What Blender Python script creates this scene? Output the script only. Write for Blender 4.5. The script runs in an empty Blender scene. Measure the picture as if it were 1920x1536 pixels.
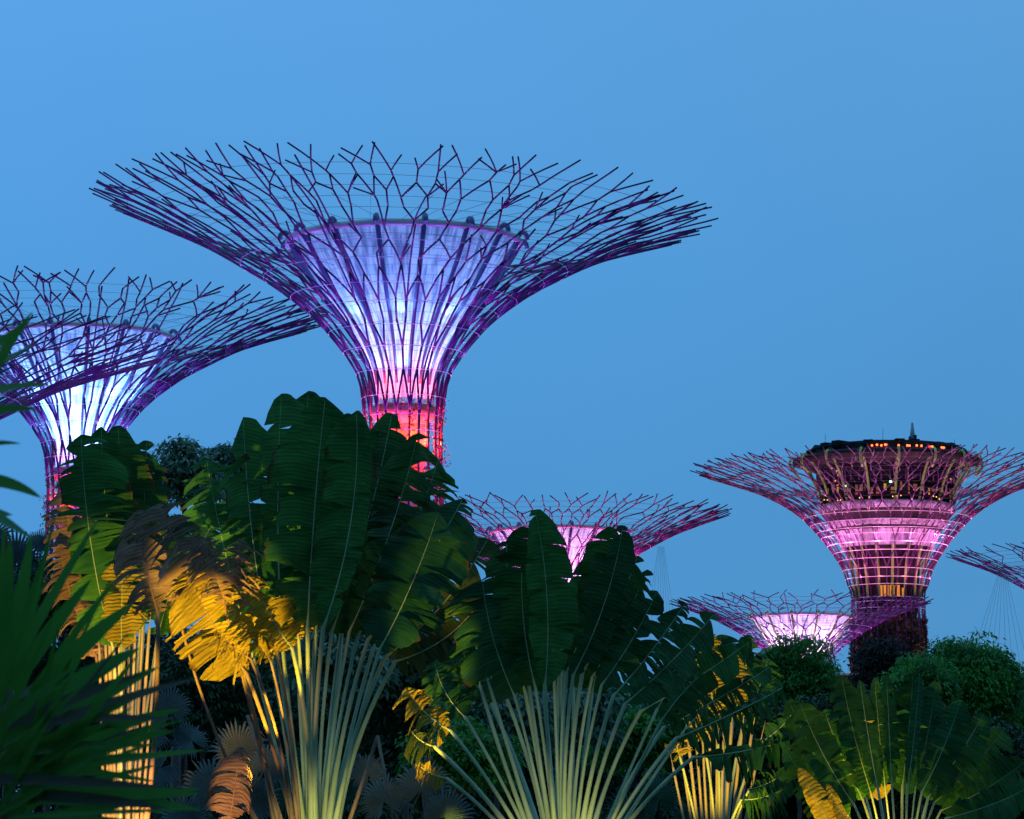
import bpy, math, random
from mathutils import Vector, Matrix, noise
C = bpy.context.scene.collection
sc = bpy.context.scene
PI = math.pi; sin = math.sin; cos = math.cos
V = Vector
# ------------------------------------------------------------------ camera, sky, exposure
F = 7000.0                      # focal length in photo pixels (photo 1920 wide)
PITCH = math.atan((1720-768)/F)
EYE = V((0, 0, 1.6))
cam = bpy.data.cameras.new('camera'); co = bpy.data.objects.new('camera', cam); C.objects.link(co)
co.location = EYE; co.rotation_euler = (PI/2+PITCH, 0, 0)
cam.sensor_width = 36; cam.lens = F/1920*36; cam.clip_start = .5; cam.clip_end = 5000
cam.dof.use_dof = True; cam.dof.focus_distance = 150; cam.dof.aperture_fstop = 17
sc.camera = co
FW = V((0, cos(PITCH), sin(PITCH))); UP = V((0, -sin(PITCH), cos(PITCH))); RT = V((1, 0, 0))
def at(px, py, D):
    d = FW*F+RT*(px-960)+UP*(768-py)
    return EYE+d*(D/d.y)
sc.view_settings.view_transform = 'Standard'; sc.view_settings.look = 'None'
sc.view_settings.exposure = 0; sc.view_settings.gamma = 1
sc.cycles.use_denoising = True; sc.cycles.max_bounces = 6; sc.cycles.transparent_max_bounces = 8
sc.cycles.sample_clamp_indirect = 4

def lin(h):
    h = h.lstrip('#')
    o = []
    for i in (0, 2, 4):
        c = int(h[i:i+2], 16)/255
        o.append(c/12.92 if c <= .04045 else ((c+.055)/1.055)**2.4)
    return (*o, 1)
W = bpy.data.worlds.new('World'); sc.world = W; W.use_nodes = True
nt = W.node_tree; N = nt.nodes; L = nt.links
bg = N['Background']
tc = N.new('ShaderNodeTexCoord'); sx = N.new('ShaderNodeSeparateXYZ'); L.new(tc.outputs['Generated'], sx.inputs[0])
rp = N.new('ShaderNodeValToRGB'); L.new(sx.outputs['Z'], rp.inputs[0])
cr = rp.color_ramp
cr.elements[0].position = 0.0; cr.elements[0].color = lin('#4e90cc')
cr.elements[1].position = 1.0; cr.elements[1].color = lin('#6fb0ee')
for p, h in ((.05, '#5096d2'), (.11, '#4e98d8'), (.17, '#529de0'), (.24, '#5aa3e6'), (.5, '#62aaf0')):
    e = cr.elements.new(p); e.color = lin(h)
# the sky is a little cleaner and brighter to the left, greyer to the right
mx = N.new('ShaderNodeMapRange'); L.new(sx.outputs['X'], mx.inputs[0])
mx.inputs[1].default_value = -.14; mx.inputs[2].default_value = .14; mx.inputs[3].default_value = 0; mx.inputs[4].default_value = 1
r2 = N.new('ShaderNodeValToRGB'); L.new(mx.outputs[0], r2.inputs[0])
r2.color_ramp.elements[0].color = (1.0, 1.0, 1.01, 1); r2.color_ramp.elements[1].color = (.97, .93, .88, 1)
mm = N.new('ShaderNodeMix'); mm.data_type = 'RGBA'; mm.blend_type = 'MULTIPLY'; mm.inputs[0].default_value = 1
L.new(rp.outputs[0], mm.inputs[6]); L.new(r2.outputs[0], mm.inputs[7])
nz = N.new('ShaderNodeTexNoise'); L.new(tc.outputs['Generated'], nz.inputs[0]); nz.inputs['Scale'].default_value = 7; nz.inputs['Detail'].default_value = 3
r3 = N.new('ShaderNodeValToRGB'); L.new(nz.outputs[0], r3.inputs[0])
r3.color_ramp.elements[0].color = (.93, .945, .955, 1); r3.color_ramp.elements[1].color = (1.08, 1.06, 1.04, 1)
m2 = N.new('ShaderNodeMix'); m2.data_type = 'RGBA'; m2.blend_type = 'MULTIPLY'; m2.inputs[0].default_value = 1
L.new(mm.outputs[2], m2.inputs[6]); L.new(r3.outputs[0], m2.inputs[7])
my = N.new('ShaderNodeMapRange'); L.new(sx.outputs['Y'], my.inputs[0])      # sky dimmed behind the camera, brighter overhead, to darken the leaf faces
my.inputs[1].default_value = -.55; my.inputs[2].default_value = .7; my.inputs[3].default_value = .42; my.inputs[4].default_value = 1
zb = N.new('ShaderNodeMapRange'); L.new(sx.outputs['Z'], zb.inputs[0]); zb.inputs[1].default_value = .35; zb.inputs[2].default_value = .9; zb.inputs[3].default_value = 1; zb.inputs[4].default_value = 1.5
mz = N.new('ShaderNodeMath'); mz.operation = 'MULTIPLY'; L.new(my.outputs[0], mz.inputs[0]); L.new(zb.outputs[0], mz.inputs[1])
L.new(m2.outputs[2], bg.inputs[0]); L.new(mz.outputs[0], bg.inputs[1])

# ------------------------------------------------------------------ helpers
def tag(o, label=None, cat=None, group=None, kind=None):
    if label: o['label'] = label
    if cat: o['category'] = cat
    if group: o['group'] = group
    if kind: o['kind'] = kind
    return o
def empty(name, loc, label, cat, group=None):
    o = bpy.data.objects.new(name, None); C.objects.link(o); o.location = loc
    o.empty_display_size = .3
    return tag(o, label, cat, group)
class MB:
    def __init__(s): s.v = []; s.f = []; s.uv = []
    def add(s, vs, fs, uvs=None):
        b = len(s.v); s.v += [tuple(x) for x in vs]; s.f += [tuple(b+i for i in f) for f in fs]
        s.uv += uvs if uvs else [(0, 0)]*len(vs)
    def tube(s, pts, rad, n=6, close=False, caps=True):
        pts = [V(p) for p in pts]; m = len(pts)
        if not hasattr(rad, '__len__'): rad = [rad]*m
        vs = []; uvs = []
        ref = None; acc = 0
        for i, p in enumerate(pts):
            if close: t = pts[(i+1) % m]-pts[i-1]
            else: t = pts[min(i+1, m-1)]-pts[max(i-1, 0)]
            if t.length < 1e-9: t = V((0, 0, 1))
            t.normalize()
            if ref is None: ref = t.orthogonal().normalized()
            a = ref-t*ref.dot(t)
            if a.length < 1e-6: a = t.orthogonal()
            a.normalize(); ref = a; b = t.cross(a)
            if i: acc += (p-pts[i-1]).length
            for k in range(n):
                q = 2*PI*k/n
                vs.append(p+(a*cos(q)+b*sin(q))*rad[i]); uvs.append((acc, k/n))
        fs = []
        for i in range(m if close else m-1):
            j = (i+1) % m
            for k in range(n):
                l = (k+1) % n
                fs.append((i*n+k, i*n+l, j*n+l, j*n+k))
        if caps and not close:
            fs.append(tuple(range(n-1, -1, -1))); fs.append(tuple((m-1)*n+k for k in range(n)))
        s.add(vs, fs, uvs)
    def lathe(s, prof, n=64, uvs=True, wob=None):
        vs = []; uu = []
        for i, (r, z) in enumerate(prof):
            for k in range(n+1):
                q = 2*PI*k/n; rr = r*(wob(k, i) if wob else 1)
                vs.append((rr*cos(q), rr*sin(q), z)); uu.append((k/n, i/(len(prof)-1)))
        fs = []
        for i in range(len(prof)-1):
            for k in range(n):
                a = i*(n+1)+k
                fs.append((a, a+1, a+n+2, a+n+1))
        s.add(vs, fs, uu)
    def box(s, c, h, rz=0):
        c = V(c); vs = []
        for dx in (-1, 1):
            for dy in (-1, 1):
                for dz in (-1, 1):
                    x = dx*h[0]; y = dy*h[1]
                    vs.append(c+V((x*cos(rz)-y*sin(rz), x*sin(rz)+y*cos(rz), dz*h[2])))
        s.add(vs, [(0, 1, 3, 2), (4, 6, 7, 5), (0, 4, 5, 1), (2, 3, 7, 6), (0, 2, 6, 4), (1, 5, 7, 3)])
    def ball(s, c, r, n=6):
        c = V(c); vs = [c+V((0, 0, r))]; fs = []
        m = n//2
        for i in range(1, m):
            a = PI*i/m
            for k in range(n): vs.append(c+V((sin(a)*cos(2*PI*k/n), sin(a)*sin(2*PI*k/n), cos(a)))*r)
        vs.append(c-V((0, 0, r)))
        for k in range(n): fs.append((0, 1+k, 1+(k+1) % n))
        for i in range(m-2):
            for k in range(n):
                a = 1+i*n+k; b = 1+i*n+(k+1) % n
                fs.append((a, a+n, b+n, b))
        e = len(vs)-1; a0 = 1+(m-2)*n
        for k in range(n): fs.append((a0+k, e, a0+(k+1) % n))
        s.add(vs, fs)
    def build(s, name, mat, parent=None, smooth=True):
        me = bpy.data.meshes.new(name); me.from_pydata(s.v, [], s.f)
        uvl = me.uv_layers.new(name='UVMap')
        li = [0]*len(me.loops); me.loops.foreach_get('vertex_index', li)
        flat = []
        for i in li: flat += s.uv[i]
        uvl.data.foreach_set('uv', flat)
        if smooth: me.polygons.foreach_set('use_smooth', [True]*len(me.polygons))
        me.materials.append(mat); me.update()
        o = bpy.data.objects.new(name, me); C.objects.link(o)
        if parent: o.parent = parent
        return o
# ------------------------------------------------------------------ materials
def mat_base(name):
    m = bpy.data.materials.new(name); m.use_nodes = True
    return m, m.node_tree.nodes, m.node_tree.links, m.node_tree.nodes['Principled BSDF']
def noisy(name, c1, c2, scale=3, rough=.6, metal=0, coord='Object', stretch=(1, 1, 1), bump=0, lo=.35, hi=.65, detail=4, spec=.5):
    m, N, L, b = mat_base(name)
    tc = N.new('ShaderNodeTexCoord'); mp = N.new('ShaderNodeMapping'); L.new(tc.outputs[coord], mp.inputs[0]); mp.inputs['Scale'].default_value = stretch
    n = N.new('ShaderNodeTexNoise'); L.new(mp.outputs[0], n.inputs[0]); n.inputs['Scale'].default_value = scale; n.inputs['Detail'].default_value = detail
    r = N.new('ShaderNodeValToRGB'); L.new(n.outputs[0], r.inputs[0])
    r.color_ramp.elements[0].position = lo; r.color_ramp.elements[1].position = hi
    r.color_ramp.elements[0].color = (*c1, 1); r.color_ramp.elements[1].color = (*c2, 1)
    L.new(r.outputs[0], b.inputs['Base Color']); b.inputs['Roughness'].default_value = rough; b.inputs['Metallic'].default_value = metal
    b.inputs['Specular IOR Level'].default_value = spec
    if bump:
        bp = N.new('ShaderNodeBump'); bp.inputs['Strength'].default_value = bump; L.new(n.outputs[0], bp.inputs['Height']); L.new(bp.outputs[0], b.inputs['Normal'])
    return m
def leafmat(name, c1, c2, rib=0, rough=.5, trans=.25, scale=1.2, ribs=.2):
    """leaf: two-tone by noise, fine cross veins as bump along UV x (metres), partly translucent"""
    m, N, L, b = mat_base(name)
    tc = N.new('ShaderNodeTexCoord')
    n = N.new('ShaderNodeTexNoise'); L.new(tc.outputs['Object'], n.inputs[0]); n.inputs['Scale'].default_value = scale; n.inputs['Detail'].default_value = 5
    r = N.new('ShaderNodeValToRGB'); L.new(n.outputs[0], r.inputs[0])
    r.color_ramp.elements[0].position = .36; r.color_ramp.elements[1].position = .64
    r.color_ramp.elements[0].color = (*c1, 1); r.color_ramp.elements[1].color = (*c2, 1)
    col = r.outputs[0]
    if rib:
        sp = N.new('ShaderNodeSeparateXYZ'); L.new(tc.outputs['UV'], sp.inputs[0])
        n2 = N.new('ShaderNodeTexNoise'); n2.inputs['Scale'].default_value = 3; L.new(tc.outputs['UV'], n2.inputs[0])
        ad = N.new('ShaderNodeMath'); ad.operation = 'MULTIPLY_ADD'; L.new(n2.outputs[0], ad.inputs[0]); ad.inputs[1].default_value = .06; L.new(sp.outputs['X'], ad.inputs[2])
        mu = N.new('ShaderNodeMath'); mu.operation = 'MULTIPLY'; L.new(ad.outputs[0], mu.inputs[0]); mu.inputs[1].default_value = rib
        si = N.new('ShaderNodeMath'); si.operation = 'SINE'; L.new(mu.outputs[0], si.inputs[0])
        bp = N.new('ShaderNodeBump'); bp.inputs['Strength'].default_value = ribs; bp.inputs['Distance'].default_value = .012; L.new(si.outputs[0], bp.inputs['Height'])
        L.new(bp.outputs[0], b.inputs['Normal'])
        # dry dull streaks along the veins
        mp = N.new('ShaderNodeMapping'); mp.inputs['Scale'].default_value = (14, 1.4, 1); L.new(tc.outputs['UV'], mp.inputs[0])
        n3 = N.new('ShaderNodeTexNoise'); n3.inputs['Scale'].default_value = 1; n3.inputs['Detail'].default_value = 6; L.new(mp.outputs[0], n3.inputs[0])
        r3 = N.new('ShaderNodeValToRGB'); L.new(n3.outputs[0], r3.inputs[0]); r3.color_ramp.elements[0].position = .3; r3.color_ramp.elements[1].position = .7
        r3.color_ramp.elements[0].color = (.55, .6, .55, 1); r3.color_ramp.elements[1].color = (1.35, 1.3, 1.35, 1)
        mx = N.new('ShaderNodeMix'); mx.data_type = 'RGBA'; mx.blend_type = 'MULTIPLY'; mx.inputs[0].default_value = .8
        L.new(col, mx.inputs[6]); L.new(r3.outputs[0], mx.inputs[7]); col = mx.outputs[2]
        # scorched dry margin, eating in irregularly
        n4 = N.new('ShaderNodeTexNoise'); n4.inputs['Scale'].default_value = 2.6; n4.inputs['Detail'].default_value = 5; L.new(tc.outputs['UV'], n4.inputs[0])
        ed = N.new('ShaderNodeMath'); ed.operation = 'MULTIPLY_ADD'; L.new(n4.outputs[0], ed.inputs[0]); ed.inputs[1].default_value = .5; L.new(sp.outputs['Y'], ed.inputs[2])
        er = N.new('ShaderNodeMapRange'); L.new(ed.outputs[0], er.inputs[0]); er.inputs[1].default_value = 1.2; er.inputs[2].default_value = 1.27
        me_ = N.new('ShaderNodeMix'); me_.data_type = 'RGBA'; L.new(er.outputs[0], me_.inputs[0]); L.new(col, me_.inputs[6]); me_.inputs[7].default_value = (.10, .06, .025, 1); col = me_.outputs[2]
    L.new(col, b.inputs['Base Color']); b.inputs['Roughness'].default_value = rough; b.inputs['Specular IOR Level'].default_value = .17
    if trans:
        t = N.new('ShaderNodeBsdfTranslucent'); L.new(col, t.inputs[0])
        ms = N.new('ShaderNodeMixShader'); ms.inputs[0].default_value = trans
        L.new(b.outputs[0], ms.inputs[1]); L.new(t.outputs[0], ms.inputs[2]); L.new(ms.outputs[0], N['Material Output'].inputs[0])
    return m
def emis(name, c, st):
    m, N, L, b = mat_base(name); b.inputs['Base Color'].default_value = (*c, 1)
    b.inputs['Emission Color'].default_value = (*c, 1); b.inputs['Emission Strength'].default_value = st
    return m
M = {}
M['rod'] = noisy('purple painted steel', (.065, .015, .085), (.11, .024, .12), 1.5, .45)
M['cable'] = noisy('steel cable', (.10, .09, .12), (.2, .18, .22), 2, .4, .6)
M['hoop'] = noisy('pale steel hoop', (.75, .75, .8), (.88, .88, .9), 2, .35, .2)
M['rib'] = noisy('blue grey steel rib', (.10, .16, .28), (.16, .23, .36), 1, .45)
M['green_rib'] = noisy('pale green steel rib', (.24, .5, .08), (.4, .7, .14), .6, .5)
M['ring'] = noisy('cream rim tube', (.7, .68, .62), (.85, .83, .76), 1, .5)
M['concrete'] = noisy('concrete core', (.40, .26, .18), (.62, .42, .32), .8, .8, bump=.2)
M['dark'] = noisy('dark cladding', (.012, .010, .014), (.03, .024, .028), .8, .7, spec=.2)
M['bark'] = noisy('fibrous bark', (.06, .04, .03), (.14, .10, .07), 4, .9, stretch=(1, 1, .3), bump=.4)
M['planting'] = leafmat('wall planting', (.035, .022, .015), (.16, .10, .06), 0, .7, .1, .9)
M['vine'] = leafmat('climbing leaves', (.02, .05, .02), (.06, .12, .04), 0, .5, .2)
M['flower'] = noisy('magenta flowers', (.6, .05, .3), (.8, .15, .5), 2, .6)
M['red_lamp'] = emis('orange red deck lights', (1, .10, .02), 6)
M['amber_lamp'] = emis('amber window light', (1, .55, .08), 1.6)
M['amber_win'] = emis('warm lit window', (1, .42, .06), .45)
M['amber_dim'] = emis('lit room behind the glass', (.75, .36, .10), .07)
M['green_lamp'] = emis('green lamp', (.3, 1, .35), 5)
M['steel'] = noisy('grey steel', (.25, .28, .3), (.4, .42, .45), 2, .4, .5)
def membrane():
    m, N, L, b = mat_base('white funnel panels')
    tc = N.new('ShaderNodeTexCoord'); mp = N.new('ShaderNodeMapping'); L.new(tc.outputs['UV'], mp.inputs[0]); mp.inputs['Scale'].default_value = (60, 3, 1)
    n = N.new('ShaderNodeTexNoise'); n.inputs['Scale'].default_value = 1.4; n.inputs['Detail'].default_value = 5; L.new(mp.outputs[0], n.inputs[0])
    r = N.new('ShaderNodeValToRGB'); L.new(n.outputs[0], r.inputs[0]); r.color_ramp.elements[0].position = .38; r.color_ramp.elements[1].position = .56
    r.color_ramp.elements[0].color = (.30, .33, .42, 1); r.color_ramp.elements[1].color = (.84, .84, .86, 1)
    # panel grid; the darker panels also paint in shadows and reflections of the rods
    br = N.new('ShaderNodeTexBrick'); mp2 = N.new('ShaderNodeMapping'); mp2.inputs['Scale'].default_value = (34, 18, 1); L.new(tc.outputs['UV'], mp2.inputs[0]); L.new(mp2.outputs[0], br.inputs[0])
    br.inputs['Color1'].default_value = (1, 1, 1, 1); br.inputs['Color2'].default_value = (.72, .75, .85, 1); br.inputs['Mortar'].default_value = (.45, .48, .6, 1)
    br.inputs['Scale'].default_value = 1; br.inputs['Mortar Size'].default_value = .04; br.inputs['Brick Width'].default_value = 1; br.inputs['Row Height'].default_value = 1
    mx = N.new('ShaderNodeMix'); mx.data_type = 'RGBA'; mx.blend_type = 'MULTIPLY'; mx.inputs[0].default_value = .75
    L.new(r.outputs[0], mx.inputs[6]); L.new(br.outputs[0], mx.inputs[7]); L.new(mx.outputs[2], b.inputs['Base Color'])
    b.inputs['Roughness'].default_value = .5
    t = N.new('ShaderNodeBsdfTranslucent'); L.new(mx.outputs[2], t.inputs[0]); ms = N.new('ShaderNodeMixShader'); ms.inputs[0].default_value = .55
    L.new(b.outputs[0], ms.inputs[1]); L.new(t.outputs[0], ms.inputs[2]); L.new(ms.outputs[0], N['Material Output'].inputs[0])
    return m
M['membrane'] = membrane()
M['petiole'] = noisy('waxy pale green petiole', (.32, .42, .22), (.52, .62, .34), 2.5, .45, coord='Object', stretch=(1, 1, .35))
M['petiole_warm'] = noisy('warm lit petiole', (.36, .30, .17), (.5, .42, .25), 2.5, .5, stretch=(1, 1, .35))  # stalk colour with some of the orange lamp light painted in
M['petiole_dry'] = noisy('dry brown petiole', (.22, .13, .08), (.4, .27, .17), 5, .8, stretch=(1, 1, .3))
M['leafA'] = leafmat('deep green banana leaf', (.022, .125, .022), (.064, .23, .04), 105, .5, .2)
M['leafB'] = leafmat('dark green banana leaf', (.012, .07, .013), (.042, .16, .026), 105, .45, .15)
M['leafC'] = leafmat('bluish green banana leaf', (.012, .08, .022), (.036, .15, .040), 105, .42, .15)
M['leafD'] = leafmat('olive banana leaf', (.05, .08, .018), (.10, .13, .03), 105, .5, .3)
M['leafY'] = leafmat('yellow lit banana leaf', (.34, .24, .02), (.58, .42, .035), 105, .5, .3, ribs=1)  # amber lamp light partly put into the leaf colour
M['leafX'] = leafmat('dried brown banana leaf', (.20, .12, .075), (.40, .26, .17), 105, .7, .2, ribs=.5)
M['strap'] = leafmat('long strap leaves', (.035, .17, .022), (.09, .27, .035), 0, .4, .4)
M['strap_dry'] = leafmat('faded strap leaves', (.09, .07, .04), (.13, .12, .07), 0, .5, .2)
M['fan'] = leafmat('silvery fan palm leaf', (.09, .13, .12), (.2, .25, .22), 0, .5, .15)
M['fan_green'] = leafmat('green fan palm leaf', (.03, .09, .05), (.06, .14, .07), 0, .5, .15)
M['f_teal'] = leafmat('shrub leaves pale', (.08, .17, .10), (.2, .33, .2), 0, .45, .2, .9)
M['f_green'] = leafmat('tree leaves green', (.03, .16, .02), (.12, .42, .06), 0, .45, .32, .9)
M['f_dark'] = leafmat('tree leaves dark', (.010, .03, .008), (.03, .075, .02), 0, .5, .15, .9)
M['f_brown'] = leafmat('tree leaves brownish', (.03, .025, .018), (.06, .05, .035), 0, .6, .1, .9)
M['ground'] = noisy('planted soil', (.03, .035, .02), (.06, .06, .035), .3, .95, bump=.3)
M['roof'] = noisy('terracotta roof', (.45, .16, .09), (.6, .24, .13), .5, .7)

# ------------------------------------------------------------------ lamps
def point(loc, col, watts, r=.15, name='lamp'):
    l = bpy.data.lights.new(name, 'POINT'); l.color = col; l.energy = watts; l.shadow_soft_size = r
    o = bpy.data.objects.new(name, l); C.objects.link(o); o.location = loc; return o
def spot(loc, to, col, watts, ang, r=.15, blend=.5, name='flood_lamp'):
    l = bpy.data.lights.new(name, 'SPOT'); l.color = col; l.energy = watts; l.shadow_soft_size = r
    l.spot_size = math.radians(ang); l.spot_blend = blend
    o = bpy.data.objects.new(name, l); C.objects.link(o); o.location = loc
    o.rotation_euler = (V(to)-V(loc)).to_track_quat('-Z', 'Y').to_euler(); return o

# ------------------------------------------------------------------ ground
g = MB(); n = 40
vs = []
for j in range(n+1):
    for i in range(n+1):
        x = -3000+6000*i/n; y = -2500+6000*j/n
        vs.append((x, y, 0))
g.add(vs, [(j*(n+1)+i, j*(n+1)+i+1, (j+1)*(n+1)+i+1, (j+1)*(n+1)+i) for j in range(n) for i in range(n)])
tag(g.build('ground', M['ground']), kind='structure')

# ------------------------------------------------------------------ supertrees
SKIN = [(.165, None), (.135, -1.25), (.125, -.8), (.13, -.683), (.152, -.554), (.225, -.445), (.308, -.355), (.4325, -.26), (.536, -.199), (.692, -.116), (.865, -.048), (1.0, 0.0)]
CORE = [(.073, None), (.073, -.66), (.095, -.655), (.096, -.614), (.108, -.545), (.147, -.458), (.204, -.372), (.26, -.303), (.329, -.2), (.377, -.121)]
SKIN5 = [(.20, None), (.195, -1.0), (.188, -.68), (.21, -.60), (.24, -.51), (.307, -.406), (.395, -.30), (.47, -.23), (.56, -.17), (.69, -.105), (.865, -.044), (1.0, 0.0)]
def smooth_poly(pts, k=6):
    out = []
    for i in range(len(pts)-1):
        p0 = V(pts[max(i-1, 0)]); p1 = V(pts[i]); p2 = V(pts[i+1]); p3 = V(pts[min(i+2, len(pts)-1)])
        for j in range(k):
            t = j/k
            out.append(.5*((2*p1)+(p2-p0)*t+(2*p0-5*p1+4*p2-p3)*t*t+(3*p1-p0-3*p2+p3)*t**3))
    out.append(V(pts[-1])); return out
class Prof:
    def __init__(s, pts):
        s.p = smooth_poly(pts, 8); s.l = [0]
        for a, b in zip(s.p, s.p[1:]): s.l.append(s.l[-1]+(b-a).length)
    def at(s, u):
        if u > 1:
            d = (s.p[-1]-s.p[-3]).normalized(); return s.p[-1]+d*(u-1)*s.l[-1]
        x = max(0, u)*s.l[-1]
        for i in range(len(s.l)-1):
            if s.l[i+1] >= x:
                t = (x-s.l[i])/max(1e-9, s.l[i+1]-s.l[i]); return s.p[i].lerp(s.p[i+1], t)
        return s.p[-1]
    def u_of_z(s, z):
        for i in range(len(s.p)-1):
            if s.p[i+1].y >= z: return s.l[i]/s.l[-1]
        return 1
def leaf_bits(mb, pos, size, rnd, droop=.5, n=1, slim=.4):
    for _ in range(n):
        d = V((rnd.gauss(0, 1), rnd.gauss(0, 1), rnd.gauss(0, 1)-droop*1.4)).normalized()
        s = d.orthogonal().normalized(); s.rotate(Matrix.Rotation(rnd.uniform(0, 6.28), 3, d))
        l = size*rnd.uniform(.6, 1.3); w = l*slim*.5; nn = d.cross(s)
        p = V(pos)
        mb.add([p, p+d*l*.5+s*w+nn*w*.3, p+d*l, p+d*l*.5-s*w+nn*w*.3, ], [(0, 1, 2), (0, 2, 3)])
def supertree(cx, yc, Rpx, R, label, seed=1, n0=16, tilt=0, rodpx=2.3, skin_col=(.35, .08, 1), core_col=(.55, .6, 1), low_col=(1, .03, .03),
              skin_w=1, core_w=1, low_w=1, deck=False, planted=False, ribmat='rib', nrib=16, hexy=.2):
    rnd = random.Random(seed)
    D = F*R/Rpx; c = at(cx, yc, D); zr = c.z; pxm = R/Rpx
    root = empty('supertree', (c.x, c.y, 0), label, 'tree tower', 'steel garden towers with branching canopies')
    sk = Prof([(r*R, (0 if z is None else zr+z*R)) for r, z in (SKIN5 if deck else SKIN)])
    def P(u, th, off=0):
        q = sk.at(u); r = q.x+off
        return V((r*cos(th), r*sin(th), q.y+tilt*r*cos(th)*min(1, (q.x/R))))
    u0 = sk.u_of_z(zr-(.66 if deck else .84)*R)
    def U(f): return u0+(1-u0)*f
    rr = rodpx*pxm*.5
    # ---- branching skin: n0 limbs that fork, meet their neighbours and fork again
    limbs = [MB() for _ in range(n0)]
    def rod(a, b, own, k=1.0):
        du = b[0]-a[0]; ns = max(1, int(abs(du)/(1-u0)/.03))
        pts = [P(a[0]+du*i/ns, a[1]+(b[1]-a[1])*i/ns) for i in range(ns+1)]
        limbs[own % n0].tube(pts, rr*k, 5)
    nodes = []
    for i in range(n0):
        th = 2*PI*(i+.12*rnd.uniform(-1, 1))/n0
        nodes.append((U(.0), th, i))
        limbs[i].tube([P(u0*j/8, th) for j in range(9)], rr*1.3, 5)
    allnodes = list(nodes)
    seq = [('S', .13), ('M', .24), ('S', .29), ('P', .37), ('S', .43), ('M', .52), ('S', .565), ('M', .64), ('S', .68), ('P', .755), ('S', .80), ('M', .865), ('S', .905)]
    for kind, f in seq:
        m = len(nodes); sp = 2*PI/m; jit = .18 if f < .5 else .34; uj = .01 if f < .5 else .02
        new = []; k = 1.15-.35*f
        drop = 0 if f < .6 else hexy
        if kind == 'S':
            for (u, th, o) in nodes:
                b = (U(f+rnd.uniform(-uj, uj)), th+sp*jit*.5*rnd.uniform(-1, 1), o); rod((u, th), b, o, k); new.append(b)
        elif kind == 'M':
            for i in range(m):
                a = nodes[i]; b = nodes[(i+1) % m]; tb = b[1]+(2*PI if i == m-1 else 0)
                q = (U(f+rnd.uniform(-uj, uj)), (a[1]+tb)/2+sp*jit*rnd.uniform(-1, 1)*.7, a[2])
                x = rnd.random()
                if x > drop*.5: rod(a[:2], q[:2], a[2], k)
                if x < 1-drop*.5: rod((b[0], tb), q[:2], b[2], k)
                new.append(q)
        else:
            for (u, th, o) in nodes:
                for sgn in (-1, 1):
                    b = (U(f+rnd.uniform(-uj, uj)), th+sgn*sp*.25+sp*.5*jit*rnd.uniform(-1, 1), o); rod((u, th), b, o, k); new.append(b)
        nodes = new; allnodes += new
    m = len(nodes); sp = 2*PI/m
    for (u, th, o) in nodes:                       # free tips
        x = rnd.random()
        if x < .30:
            rod((u, th), (U(1+rnd.uniform(-.03, .03)), th+sp*rnd.uniform(-.8, .8)), o, .8)
        else:
            k1 = rnd.uniform(.1, 1.2)*sp; k2 = rnd.uniform(.1, 1.2)*sp
            rod((u, th), (U(1+rnd.uniform(-.045, .03)), th+k1), o, .8)
            rod((u, th), (U(1+rnd.uniform(-.045, .03)), th-k2), o, .8)
    low = [q for q in allnodes if q[0] < U(.55)]; high = [q for q in allnodes if q[0] > U(.5)]
    for i in range(int(n0*1.5)):                   # long straight rods crossing the net
        a = rnd.choice(low); rod(a[:2], (min(U(.97), a[0]+(1-u0)*rnd.uniform(.3, .55)), a[1]+rnd.gauss(0, .09)), a[2], .85)
    for i in range(n0*5):                          # short spurs near the rim
        a = rnd.choice(high); w = 1.2/max(1, n0)
        rod(a[:2], (min(U(1.02), a[0]+(1-u0)*rnd.uniform(.03, .11)), a[1]+rnd.choice((-1, 1))*rnd.uniform(.5, 1.6)*w), a[2], .75)
    for lb in limbs: lb.build('branch', M['rod'], root)
    # ---- horizontal hoops on the lower flare, thin cables further out
    for z in ((-.73, -.70, -.66, -.615, -.57, -.525, -.48, -.44, -.40, -.36, -.325, -.29, -.255) if deck else (-.80, -.745, -.69, -.618, -.548, -.478, -.415, -.349, -.294, -.242, -.194)):
        u = sk.u_of_z(zr+z*R); h = MB(); ph = PI/n0
        h.tube([P(u, 2*PI*i/(n0*2)+ph, rr*1.1) for i in range(n0*2)], max(.02, .62*pxm), 5, close=True)
        h.build('hoop', M['hoop'], root)
    for f in (.60, .65, .70, .745, .79, .835, .88, .93):
        h = MB(); h.tube([P(U(f), 2*PI*i/(n0*4), .0) for i in range(n0*4)], max(.01, .28*pxm), 4, close=True)
        h.build('cable', M['cable'], root)
    # spokes from the funnel rim out to the skin
    h = MB()
    for i in range(nrib*3):
        a = 2*PI*i/(nrib*3); rc = .38*R
        h.tube([(rc*cos(a), rc*sin(a), zr-.11*R), P(U(.80), a+.15*rnd.choice((-1, 1)))], max(.01, .25*pxm), 4)
    h.build('stay_cables', M['cable'], root)
    # ---- inner funnel
    if not deck:
        cpts = [(r*R, 0 if z is None else zr+z*R) for r, z in CORE]
        cp = Prof(cpts[2:])
        mb = MB(); per = 96//nrib if 96 % nrib == 0 else 6; nn = nrib*6
        mb.lathe([tuple(cp.at(i/30)) for i in range(31)], nn, wob=lambda k, i: 1-.018*abs(sin(PI*(k % 6)/6))*(i/30))
        mb.build('funnel', M['membrane'], root)
        mb = MB(); mb.lathe([(.073*R, 0), (.073*R, zr-.64*R)], 32); mb.build('trunk', M['concrete'], root)
        mb = MB(); mb.lathe([(.073*R+.02, zr-.72*R), (.105*R, zr-.69*R), (.105*R, zr-.66*R), (.09*R, zr-.655*R)], 32); mb.build('collar', M['concrete'], root)
        top = cp.at(1); mb = MB()
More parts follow.
